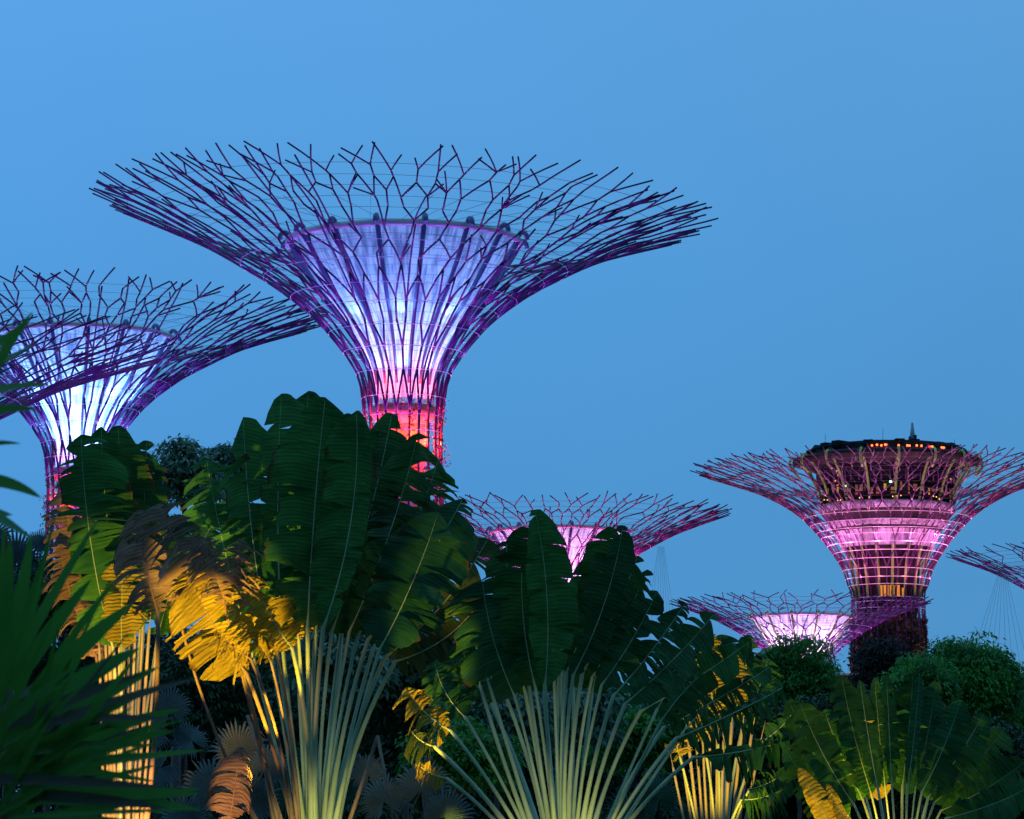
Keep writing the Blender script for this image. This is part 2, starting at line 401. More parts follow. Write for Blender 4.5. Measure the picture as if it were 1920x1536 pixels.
        mb.tube([((top.x+.05)*cos(2*PI*i/72), (top.x+.05)*sin(2*PI*i/72), top.y+.1) for i in range(72)], .010*R+.03, 8, close=True)
        mb.build('funnel_rim', M['ring'], root)
        for j in range(nrib):
            a = 2*PI*(j+.5)/nrib; mb = MB(); pts = []; rad = []
            for i in range(15):
                q = cp.at(.1+.9*i/14); pts.append(V(((q.x+.06)*cos(a), (q.x+.06)*sin(a), q.y))); rad.append(.0045*R*(1+1.0*i/14))
            for k in range(1, 8):                  # hook over the rim
                b = PI*.95*k/7; q = top.x+.06+.016*R*(1-cos(b)); pts.append(V((q*cos(a), q*sin(a), top.y+.022*R*sin(b)+.006*R*(k < 7)))); rad.append(.0085*R)
            mb.tube(pts, rad, 6); mb.build('funnel_rib', M[ribmat], root)
        # thin inner struts in the gap
        for j in range(nrib*2):
            a = 2*PI*j/(nrib*2); f = (.3, .55, .8)[j % 3]; mb = MB()
            q = cp.at(f); z = q.y; u = sk.u_of_z(z); s2 = P(u, a+.08)
            mb.tube([(q.x*cos(a), q.x*sin(a), z), s2], .3*pxm+.01, 4)
            mb.build('brace_strut', M['steel'], root)
    # ---- climbing plants and flowers on the lower skin
    lv = MB(); fl = MB()
    for j in range(26 if not planted else 10):
        a = rnd.uniform(0, 2*PI); z = zr-rnd.uniform(.60, .8)*R; ln = rnd.uniform(.15, .5)*R
        k = int(ln/pxm/2.2)
        for i in range(k):
            zz = z-ln*i/k; u = sk.u_of_z(zz); q = P(u, a+.05*sin(i*.3), rnd.uniform(-.1, .25)*.05*R)
            leaf_bits(lv, q, 4.5*pxm, rnd, n=2)
            if rnd.random() < .05: 
                for _ in range(7): leaf_bits(fl, q+V((rnd.gauss(0, 1), rnd.gauss(0, 1), rnd.gauss(0, 1)))*3*pxm, 3.5*pxm, rnd, slim=.8)
    if planted:                                    # trunk clad in plants
        mb = MB(); mb.lathe([(.19*R, 0), (.18*R, zr-1.1*R), (.175*R, zr-.80*R), (.13*R, zr-.78*R)], 40); mb.build('trunk', M['bark'], root)
        pl = MB()
        for _ in range(9000):
            a = rnd.uniform(0, 2*PI); z = rnd.uniform(.45, 1)*(zr-.775*R)
            bul = .5+.5*noise.noise(V((cos(a)*3, sin(a)*3, z*.25)))
            r = R*(.178+.035*bul*rnd.random()); leaf_bits(pl, (r*cos(a), r*sin(a), z), 10*pxm, rnd, .8, slim=.55)
        tag(pl.build('wall_planting', M['planting'], root), kind='stuff')
    else:
        pl = MB()
        for _ in range(4500):
            a = rnd.uniform(0, 2*PI); z = rnd.uniform(.3, 1)*(zr-.765*R); r = R*(.125+.03*rnd.random()); leaf_bits(pl, (r*cos(a), r*sin(a), z), 6*pxm, rnd, .8)
        tag(pl.build('wall_planting', M['planting'], root), kind='stuff')
    tag(lv.build('climbing_vines', M['vine'], root), kind='stuff') 
    if fl.v: tag(fl.build('flowers', M['flower'], root), kind='stuff')
    # ---- lights of the tower: ground floods on the canopy, LED floods in the gap round the funnel
    B = V((c.x, c.y, 0))
    for i in range(4):
        a = PI/4+i*PI/2; p = B+V((cos(a)*.42*R, sin(a)*.42*R, zr-(.85 if deck else 1.5)*R))
        spot(p, B+V((cos(a)*.55*R, sin(a)*.55*R, zr)), skin_col, (11 if deck else 22)*R*R*skin_w, 120 if deck else 110, .3, .6, 'canopy_flood')
    for i in range(8):
        a = 2*PI*i/8-PI/2
        for hz, zz, w in ((-.56, -.2, 1.3), (-.40, .1, 1.2)):
            q = sk.at(sk.u_of_z(zr+hz*R)); cq = (.107 if hz < -.5 else .185)*R; rm = (q.x+cq)/2
            spot(B+V((rm*cos(a), rm*sin(a), zr+hz*R)), B+V((rm*cos(a)*1.6, rm*sin(a)*1.6, zr+zz*R)), core_col, .45*w*R*R*core_w, 125, .05, .7, 'funnel_flood')
    if not deck:                                   # the funnel is a lantern: lamps up its axis light the panels from inside
        for hz, w in ((-.60, .05), (-.52, .2), (-.44, .45), (-.36, .65), (-.28, .75), (-.20, .7)):
            point(B+V((0, 0, zr+hz*R)), core_col, 2.3*w*R*R*core_w, .3, 'lantern_lamp')
        if low_w: point(B+V((0, 0, zr-.645*R)), low_col, 1.3*R*R*low_w, .2, 'lantern_lamp')
    for i in range(0 if deck else 4):
        a = i*PI/2; p = B+V((cos(a)*.34*R, sin(a)*.34*R, zr-1.15*R))
        spot(p, B+V((cos(a)*.2*R, sin(a)*.2*R, zr-.45*R)), skin_col, 11*R*R*skin_w, 70, .3, .8, 'canopy_flood')
    if low_w:
        for i in range(6):
            a = 2*PI*(i+.5)/6-PI/2; rm = .105*R
            point(B+V((rm*cos(a), rm*sin(a), zr-.78*R)), low_col, .9*R*R*low_w, .05, 'neck_lamp')
            spot(B+V((rm*1.12*cos(a), rm*1.12*sin(a), zr-.66*R)), B+V((rm*cos(a), rm*sin(a), zr)), low_col, .8*R*R*low_w, 90, .05, .8, 'neck_lamp')
    return root, P, sk, zr, D, pxm
VIO = (.22, .04, 1.0); ICE = (.19, .43, 1.0); RED = (1, .05, .008); MAG = (1.0, .05, .55); PINK = (1.0, .45, .85)
supertree(758, 392, 578, 15, 'largest purple steel tree tower with blue lit funnel and red neck, behind the tallest palm', 3, 22, -.045, 4.1, VIO, ICE, RED, core_w=1.15, low_w=2.8, hexy=.16)
supertree(152, 584, 458, 15, 'purple steel tree tower with white lit funnel, standing behind the left palm', 8, 21, -.02, 3.9, VIO, ICE, RED, core_w=3.4)
supertree(-275, 638, 592, 15, 'purple steel tree tower cut off by the left edge of the photo', 12, 21, -.02, 3.8, VIO, ICE, RED)
supertree(1045, 962, 326, 15, 'magenta steel tree tower with pink funnel rising behind the middle palm', 21, 20, 0, 2.7, MAG, PINK, MAG, hexy=.12, skin_w=1.8, core_w=2.8)
supertree(1502, 1130, 243, 13, 'small magenta steel tree tower with white lit funnel, in front of the roof deck tower', 31, 16, 0, 2.2, (.8, .08, .9), (1, .62, .95), PINK, core_w=3.8, skin_w=1.6, ribmat='green_rib', nrib=12)
supertree(2035, 1040, 255, 13, 'purple steel tree tower showing only its canopy edge at the right of the photo', 41, 16, 0, 2.2, (.6, .06, .8), PINK, MAG)
root, P5, sk5, zr5, D5, px5 = supertree(1662, 880, 362, 21, 'magenta steel tree tower carrying a dark round roof deck with red lights', 51, 26, 0, 2.7, MAG, (1, .5, .85), (1, .25, .3), core_w=.12, skin_w=.8, low_w=0, deck=True, planted=True, hexy=.1)
def deck5():
    R = 21; k = px5; z = lambda y: zr5-(y-872)*k*1.02
    rnd = random.Random(5)
    mb = MB(); mb.lathe([(50*k, z(1170)), (58*k, z(1115)), (60*k, z(1040)), (84*k, z(1010)), (105*k, z(985))], 48); mb.build('core_wall', M['dark'], root)
    mb = MB(); mb.lathe([(86*k, z(1020)), (103*k, z(985)), (112*k, z(980)), (113*k, z(974))], 72); mb.build('funnel', M['membrane'], root)
    mb = MB(); mb.lathe([(112*k, z(974)), (120*k, z(956)), (121*k, z(955))], 72); mb.build('dark_storey', M['dark'], root)
    mb = MB(); mb.lathe([(121*k, z(955)), (126*k, z(945)), (126*k, z(941)), (119*k, z(940))], 72); mb.build('pale_band', M['membrane'], root)
    mb = MB(); mb.lathe([(119*k, z(940)), (118*k, z(905))], 72); mb.build('room_wall', M['dark'], root)
    mb = MB(); mb.lathe([(128*k, z(905)), (127*k, z(890)), (130*k, z(875)), (155*k, z(868)), (176*k, z(862)), (178*k, z(856)), (150*k, z(848)), (140*k, z(846)), (138*k, z(834)), (0.01, z(830))], 72, wob=lambda q, i: 1+.012*sin(q*7.3)*(i > 3)); mb.build('roof_deck', M['dark'], root)
    for i in range(26):                            # a few lit panes among dark ones, mullions between
        a = PI+PI*i/26+rnd.uniform(-.02, .02); mb = MB(); hw = rnd.uniform(.018, .05); y0 = rnd.choice((908, 912, 918)); y1 = rnd.choice((926, 930))
        mb.add([(119.4*k*cos(a+d), 119.4*k*sin(a+d), z(y)) for d in (-hw, hw) for y in (y0, y1)], [(0, 1, 3, 2)]); mb.build('window', M['amber_dim' if rnd.random() < .75 else 'amber_win'], root)
    mb = MB()
    for i in range(34):
        a = 2*PI*i/34; mb.tube([(119.8*k*cos(a), 119.8*k*sin(a), z(942)), (119.8*k*cos(a), 119.8*k*sin(a), z(904))], .12, 4)
    mb.build('window_mullions', M['dark'], root)
    for y in (933, 926):
        mb = MB(); mb.tube([(127*k*cos(2*PI*i/72), 127*k*sin(2*PI*i/72), z(y)) for i in range(72)], .08, 5, close=True); mb.build('balcony_rail', M['dark'], root)
    for i, y in enumerate((870,)):
        mb = MB()
    # lamps
    def dot(x, y, r, m, nm, s=1.6):
        dx = (x-1662)*k; rr = r*k; dy = -math.sqrt(max(0, rr*rr-dx*dx)); mb = MB(); mb.ball((dx, dy, z(y)), s*k, 8); mb.build(nm, M[m], root)
    for x in (1621, 1630, 1638, 1645, 1648, 1670, 1686, 1690, 1704, 1713, 1729, 1734, 1753, 1757): dot(x, 847+abs(x-1662)*.02+rnd.uniform(-1, 1)-2, 153, 'red_lamp', 'roof_lamp', 2.1)
    for x in (1540, 1545, 1562, 1567, 1660, 1668, 1675, 1738, 1744, 1750, 1775, 1582, 1600, 1617): dot(x, 936+rnd.uniform(-3, 3), 130, 'amber_lamp', 'balcony_lamp', 1.2)
    dot(1577, 913, 124, 'green_lamp', 'balcony_lamp', 2.2); dot(1657, 909, 124, 'green_lamp', 'balcony_lamp', 2.4)
    for x, y in ((1561, 875), (1563, 883), (1553, 869), (1569, 889), (1558, 893), (1587, 868), (1766, 885), (1775, 888), (1762, 892)): dot(x, y+10, 132, 'amber_lamp', 'window_lamp', 1.1)
    # warm windows low on the core
    for (x0, x1, y0, y1) in ((1636, 1646, 1092, 1112), (1648, 1657, 1092, 1112), (1659, 1668, 1092, 1112), (1670, 1678, 1092, 1112), (1682, 1690, 1097, 1111), (1681, 1686, 1011, 1018), (1704, 1709, 1013, 1018)):
        mb = MB(); r = 59.5*k if y0 > 1050 else 80*k
        a0 = math.asin((x0-1662)*k/r); a1 = math.asin((x1-1662)*k/r); vs = []
        for i in range(9):
            a = a0+(a1-a0)*i/8
            for yy in (y0, y1): vs.append((r*sin(a)*1.01, -r*cos(a)*1.01, z(yy)))
        mb.add(vs, [(2*i, 2*i+1, 2*i+3, 2*i+2) for i in range(8)]); mb.build('window', M['amber_win' if y0 > 1090 else 'amber_dim'], root)
    # pale green ribs, hooked over at the deck
    for j in range(16):
        a = 2*PI*j/16-PI/2+.03; mb = MB()
        pr = [(62, 1115), (66, 1070), (76, 1030), (94, 990), (112, 960), (124, 930), (136, 900), (152, 875), (166, 858), (176, 852), (182, 858), (180, 872), (168, 885)]
        pts = [V((r*k*cos(a), r*k*sin(a), z(y))) for r, y in pr]
        q = smooth_poly([tuple(p) for p in pts], 3)
        mb.tube(q, 2.5*k, 6); mb.build('green_rib', M['green_rib'], root)
    # arched frames behind the skin
    for j in range(28):
        a = 2*PI*j/28; mb = MB(); r = 131*k
        mb.tube([(r*cos(a+w), r*sin(a+w), z(905-26*h)) for w, h in ((-.05, 0), (-.05, .7), (-.03, .93), (0, 1), (.03, .93), (.05, .7), (.05, 0))], .09, 5); mb.build('arch_frame', M['rod'], root)
    # aerial with dish cluster, small masts on the roof
    mb = MB(); x = (1712-1662)*k
    mb.tube([(x, 0, z(835)), (x, 0, z(805)), (x, 0, z(785))], [.38, .26, .1], 6); mb.build('aerial', M['steel'], root)
    mb = MB(); mb.box((x-3.5*k, 0, z(817)), (.2, .2, .35)); mb.box((x+4*k, 0, z(815)), (.22, .2, .4)); mb.tube([(x-5*k, 0, z(812)), (x+5*k, 0, z(812))], .06, 5); mb.build('aerial_boxes', M['dark'], root)
    for xx, h in ((1571, 12), (1595, 7), (1614, 8), (1652, 5), (1694, 6), (1745, 6), (1528, 9), (1546, 30), (1655, 40), (1790, 20)):
        mb = MB(); xw = (xx-1662)*k; mb.tube([(xw, 0, z(842)), (xw+.1, 0, z(836-h))], [.14, .04] if h < 15 else [.03, .02], 5)
        if h < 15: mb.box((xw, 0, z(836)), (.35, .3, .25))
        mb.build('roof_mast', M['dark'], root)
    mb = MB()
    for i in range(40):
        a = 2*PI*i/40; r = 150*k; mb.tube([(r*cos(a), r*sin(a), z(848)), (r*cos(a), r*sin(a), z(838+rnd.uniform(-2, 2)))], .08, 4)
    mb.tube([(150*k*cos(2*PI*i/60), 150*k*sin(2*PI*i/60), z(840)) for i in range(60)], .07, 5, close=True)
    mb.build('roof_rail', M['dark'], root)
    pl = MB()
    for i in range(900):                           # planters and small shrubs round the roof edge
        a = 2*PI*rnd.random(); h = .5+.5*noise.noise(V((cos(a)*5, sin(a)*5, 1))); r = (138+12*rnd.random())*k
        leaf_bits(pl, (r*cos(a), r*sin(a), z(846-11*h*rnd.random())), .42, rnd, 0, slim=.6)
    tag(pl.build('roof_planting', M['f_dark'], root, smooth=False), kind='stuff')
    for i in range(9):
        a = PI+PI*(i+.5)/9+rnd.uniform(-.1, .1); r = 128*k; mb = MB(); mb.box((r*cos(a), r*sin(a), z(838)), (rnd.uniform(.4, 1.3), .5, rnd.uniform(.25, .5)), a); mb.build('roof_hut', M['dark'], root, smooth=False)
    B = V((root.location.x, root.location.y, 0))
    for i in range(12):
        a = 2*PI*(i+.5)/12-PI/2
        point(B+V((122*k*cos(a), 122*k*sin(a), z(1012))), (1, .22, .72), 330, .1, 'core_flood')
        point(B+V((142*k*cos(a), 142*k*sin(a), z(964))), (1, .22, .72), 130, .1, 'band_flood')
        point(B+V((80*k*cos(a), 80*k*sin(a), z(1075))), (1, .2, .5), 36, .1, 'core_flood')
    for i in range(5):
        a = 2*PI*(i+.5)/5-PI/2
        spot(B+V((6.5*cos(a), 6.5*sin(a), 8)), B+V((3*cos(a), 3*sin(a), 24)), (1, .6, .33), 22000, 80, .2, .8, 'trunk_flood')
deck5()
# thin suspension cables hanging below two canopies
def hangers(x0, y0, xs, y1, D, label):
    mb = MB()
    for i, x in enumerate(xs): mb.tube([at(x0+(i-len(xs)/2)*1.5, y0, D), at(x, y1, D+2)], .013, 4)
    tag(mb.build('suspension_cables', M['cable']), label, 'cables')
hangers(1240, 1025, [1196, 1208, 1226, 1240, 1252, 1262, 1272, 1284], 1300, 330, 'thin walkway cables hanging below the pink funnel tower canopy')
hangers(1880, 1070, [1815, 1826, 1840, 1856, 1870, 1886, 1900, 1915, 1930], 1260, 350, 'thin walkway cables slanting down at the right edge of the photo')

# ------------------------------------------------------------------ banana-like leaves of the traveller's palms
def bez(p0, p1, p2, t): return p0*(1-t)**2+p1*2*t*(1-t)+p2*t*t
def blade(mb, f_mid, f_frame, Lm, wl, wr, rnd, tear=.5, fold=.25, droop=.15, ends=(.32, .45), lenj=.12, miss=.0):
    ends = (rnd.uniform(.2, .34), rnd.uniform(.12, .42))
    """lamina on both sides of a midrib curve, torn along its cross veins into strips"""
    for sgn, Wd in ((-1, wl), (1, wr)):
        if Wd <= 0: continue
        u = 0.0
        while u < 1:
            du = rnd.uniform(.012, .06) if rnd.random() < tear else rnd.uniform(.08, .26)
            u1 = min(1, u+du)
            if 1-u1 < .03: u1 = 1
            if rnd.random() < miss: u = u1; continue
            ang = fold+rnd.gauss(0, .34)*(.5+tear); dr = droop*rnd.uniform(.4, 1.9); lj = 1+rnd.uniform(-lenj, lenj*.5)
            gap = (u1-u)*rnd.uniform(.0, .6)*tear; nu = max(2, int((u1-u)/.03)+1); nv = 6
            ph0 = rnd.uniform(0, 6); slide = rnd.gauss(0, .012); slide2 = rnd.gauss(0, .16)*(.3+tear)
            vs = []; uvs = []
            for i in range(nu+1):
                a = i/nu
                for j in range(nv+1):
                    v = j/nv
                    uu = u+(u1-u)*a; uu += (.5-a)*gap*v*v*2+slide*v
                    env = max(0.02, min(1, (max(uu, .001)/ends[0])))**.55*max(.02, min(1, (1-min(uu, .999))/ends[1]*1.15))**.42
                    w = Wd*env*lj*v
                    us = min(1, max(0, uu+v*(.10*(1-uu)+slide2)*Wd*env/Lm))
                    p = f_mid(us); T, S, Nn = f_frame(us)
                    an = ang*(1-v*.3)
                    if v > .9: w *= 1+rnd.gauss(0, .022)
                    q = p+S*sgn*w*cos(an)+Nn*w*(sin(an)+.05*v*sin(uu*46+ph0))-V((0, 0, 1))*dr*w*v*v
                    vs.append(q); uvs.append((uu*Lm, v))
            fs = [(i*(nv+1)+j, i*(nv+1)+j+1, (i+1)*(nv+1)+j+1, (i+1)*(nv+1)+j) for i in range(nu) for j in range(nv)]
            if sgn < 0: fs = [tuple(reversed(x)) for x in fs]
            mb.add(vs, fs, uvs); u = u1
def leaf(root, org, base, tip, wl, wr, D, rnd, dz=0, dt=0, mat='leafA', pet='petiole', bow=0, fold=.25, droop=.15, tear=.45, roll=0, prad=3.9, tip_curl=0, plab=None, blab=None, miss=0, lenj=.2, fanw=.2):
    """org/base/tip in photo pixels; dz = depth offset of the blade base, dt of the tip, in metres"""
    s = D/F; O = V(root.location); org = (org[0]+(base[0]-org[0])*fanw, org[1]-abs(base[0]-org[0])*.12)
    p0 = at(*org, D+rnd.uniform(-.08, .08))-O; p1 = at(*base, D+dz)-O; p2 = at(*tip, D+dt)-O
    ax = (p2-p1); Lm = ax.length
    side = V((ax.z, 0, -ax.x)).normalized()
    ctl = (p1+p2)/2+side*bow*s
    prad *= rnd.uniform(.78, 1.16)
    mb = MB(); pts = []; rad = []
    k1 = p1+(p1-ctl)*.0
    pc = p0.lerp(p1, .5)*.75+(p1-(ctl-p1).normalized()*(p1-p0).length*.5)*.25
    for i in range(11):
        t = i/10; pts.append(bez(p0, pc, p1, t)); rad.append(prad*s*(1.0+1.5*max(0, 1-t*1.7)**1.5))
    for i in range(1, 15):
        t = i/14*.985; pts.append(bez(p1, ctl, p2, t)); rad.append(prad*s*(.34*(1-t)**.8+.06))
    mb.tube(pts, rad, 7)
    po = mb.build('petiole', M[pet], root)
    if plab: po['label'] = plab
    if wl <= 0 and wr <= 0: return po
    def mid(u):
        p = bez(p1, ctl, p2, u)
        if tip_curl: p = p+V((0, -tip_curl*s*max(0, u-.6)**2*4, -abs(tip_curl)*s*max(0, u-.75)**2*6))
        return p
    def frame(u):
        a = mid(max(0, u-.01)); b = mid(min(1, u+.01)); T = (b-a).normalized()
        S = T.cross(V((0, -1, .25)).normalized()); S.normalize(); S = -S if S.dot(side) < 0 else S
        S.rotate(Matrix.Rotation(roll, 3, T)); Nn = S.cross(T).normalized()
        if Nn.y > 0 and abs(roll) < 1.3: Nn = -Nn
        return T, S, Nn
    fold *= rnd.choice((-.8, 1, 1, 1.3)); tear = min(1, tear+.12)
    b = MB(); blade(b, mid, frame, Lm, wl*s, wr*s, rnd, tear, fold, droop, miss=miss, lenj=lenj)
    bo = b.build('leaf_blade', M[mat], po)
    if blab: bo['label'] = blab
    return po
def stem(root, org, D, w, mat='bark'):
    s = D/F; p = at(*org, D)-V(root.location); rnd = random.Random(int(org[0]))
    mb = MB(); mb.lathe([(w*s*.8, 0), (w*s*.7, p.z*.5), (w*s*.75, p.z*.95), (w*s*.35, p.z+40*s)], 20); mb.build('trunk', M[mat], root)
def palm(org, D, label):
    p = at(*org, D); r = empty('travellers_palm', (p.x, p.y, 0), label, 'palm', "traveller's palms with fanned banana-like leaves")
    stem(r, org, D, 26); return r

# --- A: tall palm left of centre
rnd = random.Random(11)
A = palm((590, 1660), 58, "tallest traveller's palm, its dark green leaf fan standing in front of the red tower neck")
o = (590, 1630)
LA = [  # base, tip, wl, wr, dz, dt, mat, kw
 ((462, 1262), (348, 1070), 80, 66, -1.6, -1.9, 'leafY', dict(bow=-12, tear=.4, fold=.1, droop=.1, lenj=.3, pet='petiole_dry', blab='large yellow lit leaf with clear cross veins on the left of the fan')),
 ((476, 1236), (386, 858), 70, 110, .3, .7, 'leafA', dict(bow=-12, tear=.85, fold=.1)),
 ((508, 1226), (456, 782), 42, 130, .0, .6, 'leafA', dict(bow=-18, tear=.8, fold=.05, lenj=.25)),
 ((530, 1214), (528, 738), 36, 112, -.2, .2, 'leafA', dict(bow=-16, tear=.35, fold=.12)),
 ((556, 1195), (578, 733), 70, 84, .6, .9, 'leafB', dict(bow=-6, tear=.3)),
 ((577, 1180), (610, 745), 85, 78, -.8, -.9, 'leafA', dict(bow=-8, tear=.3, fold=.15)),
 ((592, 1178), (655, 775), 78, 66, -.5, -.6, 'leafA', dict(bow=18, tear=.25, fold=.2)),
 ((606, 1178), (668, 770), 60, 30, -1.1, -1.2, 'leafA', dict(bow=42, tear=.15, fold=.25)),
 ((622, 1185), (735, 775), 70, 62, .9, 1.5, 'leafB', dict(bow=20, tear=.2, fold=.2)),
 ((640, 1188), (715, 790), 60, 60, 1.3, 1.6, 'leafB', dict(bow=20, tear=.2, fold=.2)),
 ((655, 1185), (784, 812), 66, 60, .4, .9, 'leafB', dict(bow=22, tear=.7)),
 ((672, 1190), (822, 862), 70, 66, .9, 1.4, 'leafB', dict(bow=24, tear=.85)),
 ((690, 1200), (868, 935), 80, 58, .1, .3, 'leafC', dict(bow=18, tear=.4)),
 ((712, 1218), (822, 960), 80, 80, -.6, -.4, 'leafC', dict(bow=14, tear=.35)),
 ((722, 1232), (915, 1010), 66, 66, .9, 1.2, 'leafD', dict(bow=34, tear=.5)),
 ((742, 1240), (905, 1120), 50, 60, .5, .8, 'leafD', dict(bow=40, tear=.5, droop=.4)),
 ((700, 1215), (760, 1060), 46, 60, 1.6, 1.9, 'leafB', dict(bow=10, tear=.4)),
 ((520, 1225), (500, 1010), 70, 74, 1.5, 1.7, 'leafB', dict(bow=-5, tear=.4)),
 ((640, 1195), (640, 900), 90, 90, 2.2, 2.4, 'leafB', dict(bow=5, tear=.3)),
]
for b, t, wl, wr, dz, dt, m, kw in LA: leaf(A, o, b, t, wl, wr, 58, rnd, dz, dt, m, **kw)
# yellow lit leaves low on the left of the fan
leaf(A, o, (548, 1215), (490, 1120), 40, 62, 58, rnd, -1.0, -1.2, 'leafY', bow=-8, tear=.25, blab='yellow lit torn leaf low in the fan')
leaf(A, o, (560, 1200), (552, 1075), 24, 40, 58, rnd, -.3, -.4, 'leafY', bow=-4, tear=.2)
leaf(A, (560, 1660), (405, 1110), (295, 945), 75, 55, 58, rnd, -1.5, -2.2, 'leafX', pet='petiole_dry', bow=-18, tear=.7, fold=-.2, miss=.1, blab='dried brown leaf hanging in shreds')
for b, t, wl, wr, dz, m, tr in (((508, 1240), (425, 1130), 44, 40, -1.3, 'leafY', .8), ((520, 1225), (470, 1075), 34, 44, -.8, 'leafY', .7), ((470, 1235), (405, 1180), 34, 30, -2.0, 'leafY', .9),
                              ((420, 1130), (372, 1000), 46, 40, -1.9, 'leafX', .8), ((440, 1150), (452, 1010), 30, 44, -1.2, 'leafX', .9), ((330, 1130), (395, 1010), 34, 40, -1.4, 'leafX', .8)):
    leaf(A, (575, 1650), b, t, wl, wr, 58, rnd, dz, dz-.3, m, pet='petiole_dry', bow=rnd.uniform(-16, 10), tear=tr, fold=rnd.uniform(-.5, .5), droop=.35, lenj=.4, prad=2.6)
# broken stalks
def broken(root, org, knee, end, D, lab, bl=True):
    O = V(root.location); s = D/F; mb = MB(); a = at(*org, D)-O; k = at(*knee, D-.5)-O; e = at(*end, D-.9)-O
    mb.tube([a, a.lerp(k, .5), k], [5*s, 4*s, 3*s], 7); mb.tube([k, k.lerp(e, .5), e], [3.4*s, 3*s, 2.4*s], 7)
    p = mb.build('petiole', M['petiole_dry'], root); p['label'] = lab
    return p, k, e
broken(A, (560, 1640), (464, 1342), (497, 1430), 58, 'broken brown leaf stalk bent over at its knee')
broken(A, (622, 1640), (708, 1380), (738, 1540), 58, 'broken brown leaf stalk bent over and lit orange')
# --- B: palm right of centre
rnd = random.Random(22)
B_ = palm((1062, 1690), 56, "traveller's palm with widely spread pale stalks in the middle right, below the pink funnel")
o = (1062, 1670)
LB = [
 ((1004, 1290), (985, 985), 52, 56, .2, -.2, 'leafB', dict(bow=-30, tear=.2, tip_curl=10)),
 ((1022, 1285), (1003, 956), 40, 62, -.7, -.9, 'leafA', dict(bow=26, tear=.12, fold=.3)),
 ((985, 1300), (950, 1015), 50, 70, .8, .7, 'leafB', dict(bow=-20, tear=.25)),
 ((965, 1305), (905, 1090), 85, 70, .4, .3, 'leafC', dict(bow=-20, tear=.35)),
 ((950, 1310), (880, 1170), 70, 90, 1.3, 1.5, 'leafB', dict(bow=-20, tear=.3)),
 ((1048, 1268), (1108, 1040), 44, 46, .9, .9, 'leafA', dict(bow=6, tear=.15, roll=.3)),
 ((1062, 1262), (1146, 982), 42, 50, .3, .2, 'leafB', dict(bow=14, tear=.12, fold=.35, tip_curl=20)),
 ((1075, 1265), (1168, 985), 52, 40, -.3, -.5, 'leafC', dict(bow=26, tear=.15, roll=.4)),
 ((1092, 1262), (1196, 1042), 34, 36, .2, .3, 'leafB', dict(bow=12, tear=.4)),
 ((1110, 1270), (1214, 1068), 32, 34, .7, .8, 'leafC', dict(bow=10, tear=.8, roll=.5)),
 ((1128, 1285), (1232, 1108), 38, 34, .1, .2, 'leafC', dict(bow=12, tear=.6)),
 ((1150, 1305), (1285, 1130), 46, 36, -.4, -.4, 'leafC', dict(bow=10, tear=.7)),
 ((1172, 1320), (1340, 1150), 50, 44, -.1, .1, 'leafC', dict(bow=12, tear=.5)),
 ((1075, 1290), (1060, 1100), 70, 78, 1.6, 1.8, 'leafB', dict(bow=0, tear=.2)),
 ((1110, 1300), (1150, 1100), 60, 74, 1.6, 1.8, 'leafB', dict(bow=0, tear=.2)),
 ((1200, 1335), (1410, 1200), 40, 42, .8, 1.0, 'leafB', dict(bow=8, tear=.7)),
 ((1245, 1365), (1445, 1250), 34, 36, 1.2, 1.5, 'leafB', dict(bow=6, tear=.8, droop=.5)),
 ((1268, 1385), (1468, 1290), 30, 34, .4, .4, 'leafB', dict(bow=6, tear=.9, droop=.6)),
 ((1240, 1352), (1318, 1262), 26, 40, -1, -1.3, 'leafC', dict(bow=-8, tear=.5, droop=.5, blab='bluish leaf folded over beside the yellow leaf')),
 ((1300, 1420), (1480, 1388), 40, 30, -.5, -.6, 'leafB', dict(bow=10, tear=.8, droop=.7)),
 ((920, 1320), (868, 1215), 60, 50, 2.2, 2.4, 'leafB', dict(bow=-20, tear=.5)),
 ((1020, 1300), (1010, 1160), 80, 80, 2.4, 2.6, 'leafB', dict(bow=0, tear=.3)),
 ((872, 1345), (815, 1240), 40, 46, .5, .8, 'leafB', dict(bow=-20, tear=.6)),
 ((845, 1370), (760, 1290), 40, 46, -.2, 0, 'leafY', dict(bow=-16, tear=.7, droop=.4, blab='yellow torn leaf low on the left side')),
 ((815, 1400), (770, 1370), 30, 36, -.4, -.4, 'leafD', dict(bow=-10, tear=.7, droop=.6)),
 ((838, 1460), (780, 1430), 20, 24, -.3, -.4, 'leafY', dict(bow=-10, tear=.8, droop=.5)),
]
for b, t, wl, wr, dz, dt, m, kw in LB: leaf(B_, o, b, t, wl, wr, 56, rnd, dz, dt, m, prad=3.6, **kw)
for b, t in (((900, 1285), (896, 1240)), ((1037, 1215), (1038, 1150)), ((1054, 1205), (1057, 1140)), ((915, 1275), (905, 1230)), ((985, 1240), (978, 1190)), ((1290, 1362), (1310, 1340)), ((1232, 1330), (1250, 1300))):
    leaf(B_, o, b, t, 0, 0, 56, rnd, .5, .6, prad=3.6)
